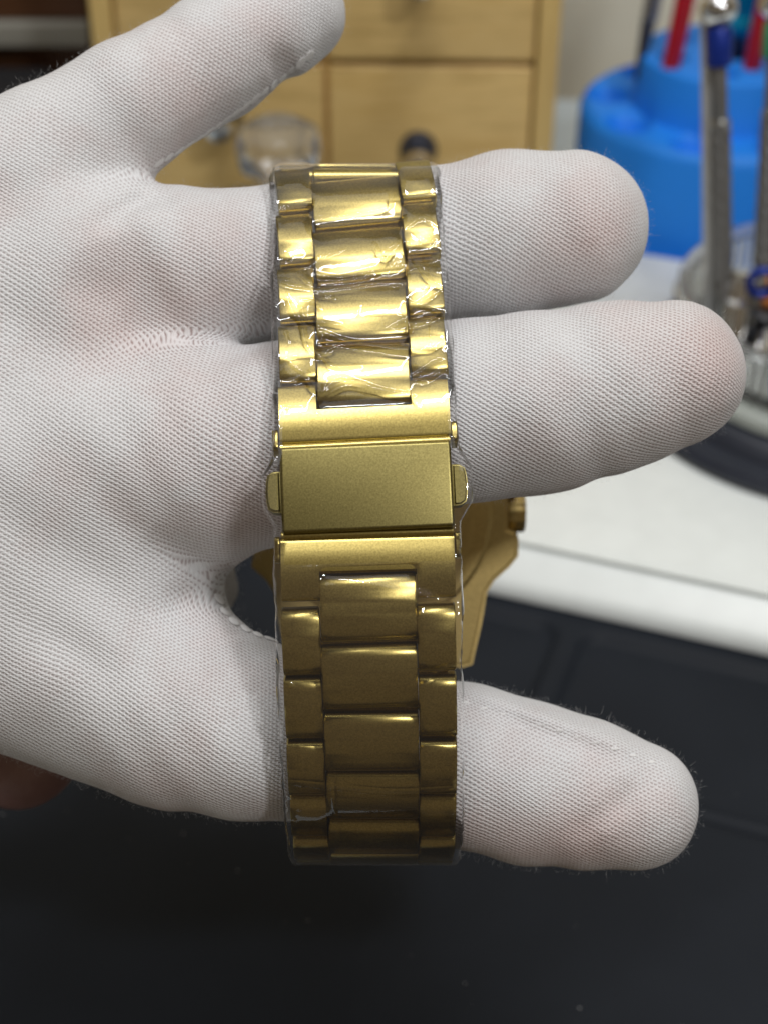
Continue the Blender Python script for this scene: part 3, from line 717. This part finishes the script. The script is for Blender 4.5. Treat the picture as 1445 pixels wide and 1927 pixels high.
HW_ = .0110; CI = .00608; SI = .00615
c_up = [s_of_y(y) for y in (325, 421, 539, 651, 764)]
c_dn = [s_of_y(y) for y in (1079, 1210, 1339, 1466, 1573)]
pu = (c_up[4] - c_up[1]) / 3; pdn = (c_dn[3] - c_dn[0]) / 3
tops = [c_up[4] - pu * k for k in range(4, 0, -1)]
k = 5
while c_up[4] - pu * k > .003: tops.insert(0, c_up[4] - pu * k); k += 1
cl_c = [(s, s + pu - .00055) for s in tops]
k = 0
while c_dn[0] + pdn * (k + 1) < S[-1] - .002: cl_c.append((c_dn[0] + pdn * k, c_dn[0] + pdn * (k + 1) - .00065)); k += 1
for a, b in cl_c:
    V, F = extrude(profile((b - a) / 2, *(UPS if a < s_of_y(900) else LOS)), [(-CI, CI)]); put('center_link', V, F, (a + b) / 2, GOLD, extra_roll=random.uniform(-.012, .012))
su = s_of_y(716); sdn = s_of_y(1128) + .0010
side_spans = []
k = 1
while su - pu * k > .003: side_spans.append((su - pu * k, su - pu * (k - 1) - .00055)); k += 1
k = 0
while sdn + pdn * (k + 1) < S[-1] - .002: side_spans.append((sdn + pdn * k, sdn + pdn * (k + 1) - .00070)); k += 1
for a, b in side_spans:
    for sg in (-1, 1):
        sp = [(-HW_, -SI)] if sg < 0 else [(SI, HW_)]
        V, F = extrude(profile((b - a) / 2, *(UPS if a < s_of_y(900) else LOS)), sp); put('side_link', V, F, (a + b) / 2 + random.uniform(-.00012, .00012), GOLD, extra_roll=random.uniform(-.008, .008))
# pins between the links
for a, b in cl_c:
    for s in (a - .0003,):
        pr = [(.0006 * math.cos(2 * math.pi * i / 12), .0006 * math.sin(2 * math.pi * i / 12)) for i in range(12)]
        V, F = extrude(pr, [(-CI - .0002, CI + .0002)], .0001); put('pin', V, F, s, GOLDD, dn=-.0025)
for a, b in side_spans:
    pr = [(.0006 * math.cos(2 * math.pi * i / 12), .0006 * math.sin(2 * math.pi * i / 12)) for i in range(12)]
    V, F = extrude(pr, [(-HW_ + .001, -SI), (SI, HW_ - .001)], .0001); put('pin', V, F, b + .0004, GOLDD, dn=-.0025)
# end pieces either side of the clasp
def end_piece(y_arm, y_in, y_out):
    sa, si, so = s_of_y(y_arm), s_of_y(y_in), s_of_y(y_out); L0, L1 = min(sa, so), max(sa, so); c = (L0 + L1) / 2; a = (L1 - L0) / 2
    pr = profile(a, .0029, .00070, .00070); xi = si - c; sg = 1 if so > sa else -1
    out = []
    for p, q in zip(pr, pr[1:] + pr[:1]):              # split the outline where the notch ends
        out.append(p)
        if (p[0] - xi) * (q[0] - xi) < 0: t = (xi - p[0]) / (q[0] - p[0]); out.append((xi, p[1] + t * (q[1] - p[1])))
    m = len(out); cols = [-HW_, -SI, SI, HW_]; V = [(x, w, z) for w in cols for x, z in out]; F = []
    inside = [sg * (x - xi) >= -1e-7 for x, z in out]
    for j in range(3):
        for i in range(m):
            k = (i + 1) % m
            if j != 1 or (inside[i] and inside[k]): F.append((j * m + i, j * m + k, (j + 1) * m + k, (j + 1) * m + i))
    F.append(tuple(range(m))); F.append(tuple(3 * m + i for i in range(m)))
    cut = [i for i, p in enumerate(out) if abs(p[0] - xi) < 1e-7]; F.append((m + cut[0], m + cut[1], 2 * m + cut[1], 2 * m + cut[0]))
    arm = [i for i, p in enumerate(out) if sg * (p[0] - xi) <= 1e-7]
    arm.sort(key=lambda i: math.atan2(out[i][1] + .0014, out[i][0] - (xi - sg * .5 * (a * 1.0 + sg * xi))))
    for j in (1, 2): F.append(tuple(j * m + i for i in arm))
    return put('end_piece', V, F, c, GOLD)
end_piece(714, 766, 826); end_piece(1128, 1073, 1008)
# hinge knuckles at the corners
for y0, y1 in ((796, 836), (1004, 1054)):
    a, b = s_of_y(y0), s_of_y(y1)
    for sg in (-1, 1):
        V, F = extrude(profile((b - a) / 2, .0030, .0002, .0006), [(sg * .01150 - .00038, sg * .01150 + .00038)], .0001); put('hinge_knuckle', V, F, (a + b) / 2, GOLD, dn=-.0003)
for y in (831, 1003):
    pr = [(.0007 * math.cos(2 * math.pi * i / 14), .0007 * math.sin(2 * math.pi * i / 14)) for i in range(14)]
    V, F = extrude(pr, [(-HW_, HW_)], .0001); put('hinge_pin', V, F, s_of_y(y), GOLD, dn=-.0012)
# clasp cover plate and the push buttons
a, b = s_of_y(839), s_of_y(998); bm = bmesh.new()
box(bm, -(b - a) / 2, (b - a) / 2, -.0109, .0109, -.0042, .0007)
bmesh.ops.bevel(bm, geom=[e for e in bm.edges if all(v.co.z > 0 for v in e.verts)] + [e for e in bm.edges if abs(e.verts[0].co.z - e.verts[1].co.z) > .001], offset=.00042, segments=4, profile=.55, affect='EDGES')
V = [tuple(v.co) for v in bm.verts]; bm.verts.index_update(); F = [tuple(v.index for v in f.verts) for f in bm.faces]; bm.free()
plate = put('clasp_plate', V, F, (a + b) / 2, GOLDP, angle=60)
sb0, sb1 = s_of_y(879), s_of_y(957)
for sg in (-1, 1):
    bm = bmesh.new(); hl = (sb1 - sb0) / 2; outl = []
    for x, y in [(-hl, .0), (-hl * .98, .0010), (-hl * .82, .00165), (-hl * .5, .00185), (0, .00195), (hl * .5, .00185), (hl * .82, .00165), (hl * .98, .0010), (hl, 0)]: outl.append((x, sg * (.01095 + y)))
    lo_ = [bm.verts.new((x, y, -.0030)) for x, y in outl]; hi_ = [bm.verts.new((x, y, -.0003)) for x, y in outl]
    m = len(outl)
    for i in range(m): bm.faces.new((lo_[i], lo_[(i + 1) % m], hi_[(i + 1) % m], hi_[i]))
    bm.faces.new(lo_); bm.faces.new(hi_); bmesh.ops.recalc_face_normals(bm, faces=bm.faces)
    bmesh.ops.bevel(bm, geom=[e for e in bm.edges if all(v.co.z > -.001 for v in e.verts)], offset=.0003, segments=3, affect='EDGES')
    bm.verts.index_update(); V = [tuple(v.co) for v in bm.verts]; F = [tuple(v.index for v in f.verts) for f in bm.faces]; bm.free()
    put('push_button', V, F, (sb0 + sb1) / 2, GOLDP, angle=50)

# watch head seen from behind
hcn = pc(716, 965, .2640)
def headput(name, V, F, mat, parent, angle=35):
    V = np.array(V); C3 = hcn + V * np.array([1, 1, 1]); bm = bmesh.new(); vs = [bm.verts.new(tuple(x)) for x in (c2w(C3) - WL)]
    for f in F: bm.faces.new([vs[i] for i in f])
    bmesh.ops.recalc_face_normals(bm, faces=bm.faces); me = bpy.data.meshes.new(name); bm.to_mesh(me); bm.free(); o = link(name, me, mat, parent); me.set_sharp_from_angle(angle=R(angle)); return o
k = .264 / FPX
half_r = [(0, -205), (121, -205), (121, -282), (150, -290), (170, -284), (188, -205), (200, -150), (214, -128), (240, -102), (257, -80), (259, -50), (256, -36), (240, -30), (240, 30), (256, 36), (260, 52), (259, 82), (243, 102), (214, 128), (200, 150), (190, 205), (171, 284), (150, 290), (121, 282), (121, 205)]
half_l = [(-x, y) for x, y in half_r if (abs(y) > 90)][::-1]; half_l = [p for p in half_l if p[1] > 0] + [(-236, 60), (-240, 0), (-236, -60)] + [p for p in half_l if p[1] <= 0 and p[0] != 0]
outl = [(x * k, -y * k) for x, y in half_r + half_l]
outl = outl[1:] if outl[0] == outl[-1] else outl
bm = bmesh.new(); m = len(outl); lv = [bm.verts.new((x, y, 0.0)) for x, y in outl]; f = bm.faces.new(lv)
r_ = bmesh.ops.extrude_face_region(bm, geom=[f]); up = [g for g in r_['geom'] if isinstance(g, bmesh.types.BMVert)]
bmesh.ops.translate(bm, verts=up, vec=(0, 0, .0085)); bmesh.ops.recalc_face_normals(bm, faces=bm.faces)
bmesh.ops.bevel(bm, geom=[e for e in bm.edges if abs(e.verts[0].co.z - e.verts[1].co.z) < 1e-5], offset=.0007, segments=3, affect='EDGES')
# lugs bend back towards the bracelet
for v in bm.verts:
    if abs(v.co.y) > .014: v.co.z -= (abs(v.co.y) - .014) * .18
bm.verts.index_update(); V = [tuple(v.co) for v in bm.verts]; F = [tuple(v.index for v in f.verts) for f in bm.faces]; bm.free()
case = headput('case', V, F, GOLDD, watch)
def hlathe(name, prof, mat, parent, cx=0, cy=0, seg=72):
    bm = bmesh.new(); lathe(bm, prof, seg); bm.verts.index_update(); V = [(v.co.x + cx, v.co.y + cy, v.co.z) for v in bm.verts]; F = [tuple(v.index for v in f.verts) for f in bm.faces]; bm.free(); return headput(name, V, F, mat, parent)
hlathe('case_back', [(0, -.0026), (.0150, -.0026), (.0158, -.0022), (.0166, -.0016), (.0185, -.0013), (.0192, -.0006), (.0192, .0005), (0, .0005)], GOLDD, case)
hlathe('bezel', [(.0205, .0084), (.0205, .0105), (.0190, .0118), (.0178, .0118), (.0172, .0106), (.0172, .0084)], GOLDD, case)
hlathe('crystal', [(0, .0086), (.0170, .0086), (.0170, .0108), (.0160, .0112), (0, .0112)], GLASS, case)
hlathe('dial', [(0, .00852), (.0170, .00852), (.0170, .00855), (0, .00857)], GOLDD, case)
bm = bmesh.new(); lathe(bm, [(0, 0), (.0026, 0), (.0026, .0012), (.0032, .0014), (.0034, .0018), (.0034, .0040), (.0031, .0044), (0, .0045)], 48, ripple=lambda i: 1.0 if i % 4 < 2 else .94)
bmesh.ops.transform(bm, matrix=Matrix.Translation((.0206, 0, .0042)) @ Matrix.Rotation(R(90), 4, 'Y'), verts=bm.verts)
bm.verts.index_update(); V = [tuple(v.co) for v in bm.verts]; F = [tuple(v.index for v in f.verts) for f in bm.faces]; bm.free()
headput('crown', V, F, GOLDD, case)

# ------------------------------------------------------------------ crinkled protective film round the bracelet
s0f, s1f = s_of_y(312), s_of_y(1614); ns, nw = 900, 190
sg_ = np.linspace(s0f - .004, s1f + .004, ns); fr_ = [frame(s) for s in sg_]
Pf = np.array([f[0] for f in fr_]); Wf = np.array([f[2] for f in fr_]); Nf = np.array([f[3] for f in fr_])
yv = np.interp(sg_, S[i0:i1 + 1], ypx[i0:i1 + 1])
uu = np.linspace(-1, 1, nw)
flat = .0109
arc = uu * (.0117 + .0030)
def crossx(u):                   # cross-section: over the top, rounded at the edge, down the side
    a = np.abs(u); x = np.where(a < flat, a, flat + .0009 * np.sin(np.clip((a - flat) / .0009, 0, math.pi / 2)))
    z = np.where(a < flat, 0, -.0009 * (1 - np.cos(np.clip((a - flat) / .0009, 0, math.pi / 2)))) - np.maximum(a - flat - .0009 * math.pi / 2, 0)
    return np.sign(u) * x, z
X2, Z2 = crossx(arc)
SS, AA = np.meshgrid(sg_, arc, indexing='ij'); YY = np.repeat(yv[:, None], nw, 1)
# smooth value noise
def vnoise(fx, fy, seed):
    r = np.random.default_rng(seed); g = r.normal(0, 1, (400, 400)); x = (SS / fx) % 390; y = (AA / fy + 150) % 390
    xi = x.astype(int); yi = y.astype(int); fx_ = x - xi; fy_ = y - yi; fx_ = fx_ * fx_ * (3 - 2 * fx_); fy_ = fy_ * fy_ * (3 - 2 * fy_)
    return (g[xi, yi] * (1 - fx_) * (1 - fy_) + g[xi + 1, yi] * fx_ * (1 - fy_) + g[xi, yi + 1] * (1 - fx_) * fy_ + g[xi + 1, yi + 1] * fx_ * fy_)
act = np.interp(YY, [310, 360, 430, 520, 700, 760, 790, 850, 1000, 1040, 1150, 1400, 1500, 1620], [.25, .6, .9, 1, 1, .6, .25, .05, .05, .15, .25, .2, .3, .35])
H = .00004 * vnoise(.005, .004, 1) * act + .000002 * vnoise(.0013, .0016, 2) * act
side_w = np.clip((np.abs(AA) - .0098) / .0012, 0, 1)
H += side_w * (.00008 * vnoise(.0030, .0012, 5) + .00004 * vnoise(.0011, .001, 6))
def crease(pts, h, w):
    global H
    pts = np.array([(s_of_y(y), (x - np.interp(y, [330, 900, 1600], [667, 689, 703])) * np.interp(y, [330, 650, 1200, 1580], [.216, .2024, .195, .209]) / FPX) for x, y in pts])
    q = cr(pts, 8) if len(pts) > 2 else np.linspace(pts[0], pts[-1], 12)
    lo_, hi_ = q.min(0) - 4 * w, q.max(0) + 4 * w
    ia = np.searchsorted(sg_, [lo_[0], hi_[0]]); ib = np.searchsorted(arc, [lo_[1], hi_[1]])
    sl = (slice(ia[0], ia[1]), slice(ib[0], ib[1])); g0, g1 = SS[sl], AA[sl]
    if g0.size == 0: return
    dm = np.full(g0.shape, 1e9); tt = np.zeros(g0.shape)
    for j, (a, b) in enumerate(zip(q, q[1:])):
        ba = b - a; L = ba @ ba + 1e-14; t = np.clip(((g0 - a[0]) * ba[0] + (g1 - a[1]) * ba[1]) / L, 0, 1)
        d = np.hypot(g0 - a[0] - t * ba[0], g1 - a[1] - t * ba[1]); m = d < dm; dm[m] = d[m]; tt[m] = (j + t[m]) / (len(q) - 1)
    H[sl] += .56 * h * np.exp(-(dm / w) ** 2) * (.35 + .65 * np.sin(np.pi * np.clip(tt, .02, .98)) ** .6)
# main creases, read off the crumpled stretch
for pts, h, w in [
    ([(535, 545), (548, 580), (565, 605), (572, 640), (590, 665), (600, 672)], .0005, .00028), ([(562, 560), (576, 600), (610, 606), (640, 612)], .00045, .00025),
    ([(590, 600), (607, 640), (622, 652), (606, 660)], .0004, .00025), ([(605, 622), (650, 640), (700, 656), (760, 668), (820, 655)], .0006, .00038),
    ([(600, 640), (660, 650), (730, 662), (800, 668), (830, 655)], .0005, .0003), ([(600, 740), (640, 722), (668, 722), (720, 738), (775, 748)], .00055, .00032),
    ([(668, 722), (650, 712), (620, 712)], .0004, .00025), ([(612, 742), (650, 728), (690, 735), (740, 750), (772, 752)], .0004, .00025),
    ([(745, 470), (720, 500), (700, 520), (650, 528), (600, 528)], .0005, .0003), ([(592, 512), (640, 520), (700, 512), (755, 505)], .0005, .00035),
    ([(590, 544), (650, 540), (720, 536), (765, 538)], .0004, .00028), ([(768, 490), (800, 535), (825, 552), (805, 568), (790, 575)], .0005, .00028),
    ([(765, 575), (800, 585), (820, 600), (800, 612), (770, 618)], .0005, .00028), ([(770, 715), (800, 700), (828, 690), (835, 715)], .0005, .00028),
    ([(775, 720), (800, 722), (832, 700)], .0004, .00025), ([(525, 672), (560, 664), (600, 666), (625, 690), (675, 690)], .0004, .00026),
    ([(555, 712), (570, 705), (585, 725), (605, 735), (612, 720)], .0005, .00028), ([(735, 620), (762, 612), (765, 630), (728, 622)], .0004, .00026),
    ([(770, 445), (790, 458), (800, 468)], .0004, .00025), ([(765, 462), (780, 470), (806, 466)], .0005, .0003), ([(700, 465), (716, 490), (730, 488)], .0004, .00025),
    ([(758, 440), (790, 425), (820, 440)], .00035, .00025), ([(524, 520), (545, 532), (590, 540)], .0003, .00025), ([(560, 505), (580, 530), (600, 535)], .0003, .0002),
    ([(733, 375), (734, 392), (722, 398), (705, 402)], .0004, .00025), ([(594, 408), (650, 404), (720, 400)], .00025, .00022), ([(524, 378), (536, 374), (535, 382)], .0004, .00025), ([(526, 468), (540, 474), (535, 482)], .0004, .00025),
    ([(545, 1066), (700, 1062), (845, 1058)], .00016, .00022), ([(545, 1470), (620, 1478), (740, 1490), (855, 1485)], .00020, .00022),
    ([(560, 1075), (548, 1150), (530, 1230)], .00018, .0002), ([(572, 1080), (556, 1140), (540, 1200)], .00018, .0002), ([(622, 1440), (628, 1500), (640, 1600)], .00022, .0002),
    ([(780, 1112), (800, 1122), (825, 1130)], .00035, .00025), ([(786, 1116), (806, 1128), (830, 1134)], .0003, .0002), ([(790, 1300), (825, 1270), (855, 1258)], .0003, .00022), ([(535, 1275), (550, 1283), (548, 1290)], .0004, .00025),
    ([(570, 1400), (572, 1450), (565, 1520)], .0002, .0002), ([(600, 1085), (700, 1100), (780, 1120)], .00012, .0002)]:
    crease(pts, h, w)
r2 = random.Random(11)
for i in range(32):               # many smaller crumples
    y = r2.uniform(455, 765); x = r2.choice((r2.uniform(525, 610), r2.uniform(740, 835), r2.uniform(525, 835))); pts = [(x, y)]; a = r2.uniform(0, 6.28)
    for _ in range(r2.randint(2, 4)):
        a += r2.uniform(-.9, .9); l = r2.uniform(6, 20); pts.append((pts[-1][0] + l * math.cos(a), pts[-1][1] + l * math.sin(a) * .7))
    crease(pts, r2.uniform(.00010, .00030), r2.uniform(.00011, .00019))
# bulge over the buttons
bul = np.interp(YY, [850, 885, 950, 985], [0, 1, 1, 0]) * .0014
Xf = X2[None, :] + np.sign(X2)[None, :] * side_w * (bul + .00012 + .00010 * vnoise(.004, .003, 9)); Zf = Z2[None, :] + np.clip(np.interp(YY, [800, 835, 1002, 1040], [0, .0006, .0006, 0]), 0, 1)
def hug(spans):
    z = np.full(ns, -.0006)
    for a, b in spans:
        q = np.abs(sg_ - (a + b) / 2) / ((b - a) / 2); m = q < 1.0; z[m] = np.maximum(z[m], -.00062 * q[m] ** 2)
    for _ in range(14): z[1:-1] = .25 * z[:-2] + .5 * z[1:-1] + .25 * z[2:]
    return z
armU, armD = (s_of_y(714), s_of_y(826)), (s_of_y(1008), s_of_y(1128))
zc, zsd = hug(cl_c + [(s_of_y(766), s_of_y(826) + .002), (s_of_y(1008) - .002, s_of_y(1073))]), hug(side_spans + [armU, armD])
wS = sst(np.abs(AA), .0050, .0074); Zf = Zf + (zc[:, None] * (1 - wS) + zsd[:, None] * wS) * np.interp(YY, [790, 830, 1000, 1040, 1380, 1470], [1, 0, 0, 1, 1, .15]) + .00008
FP = Pf[:, None] + (Xf + np.sign(X2)[None] * side_w * H)[..., None] * Wf[:, None] + (Zf + .00028 + np.maximum(H, -.0002) * (1 - .5 * side_w))[..., None] * Nf[:, None]
idx = np.arange(ns * nw).reshape(ns, nw); F = np.stack([idx[:-1, :-1], idx[1:, :-1], idx[1:, 1:], idx[:-1, 1:]], -1).reshape(-1, 4)
fy, fa_ = YY[:-1, :-1].ravel(), AA[:-1, :-1].ravel()
F = F[~((fy > 775) & (fy < 1058) & (np.abs(fa_) < .0106))]
film = npmesh('protective_film', c2w(FP) - WL, F, FILM, watch); film['label'] = 'clear crinkled plastic film wrapped round the bracelet'
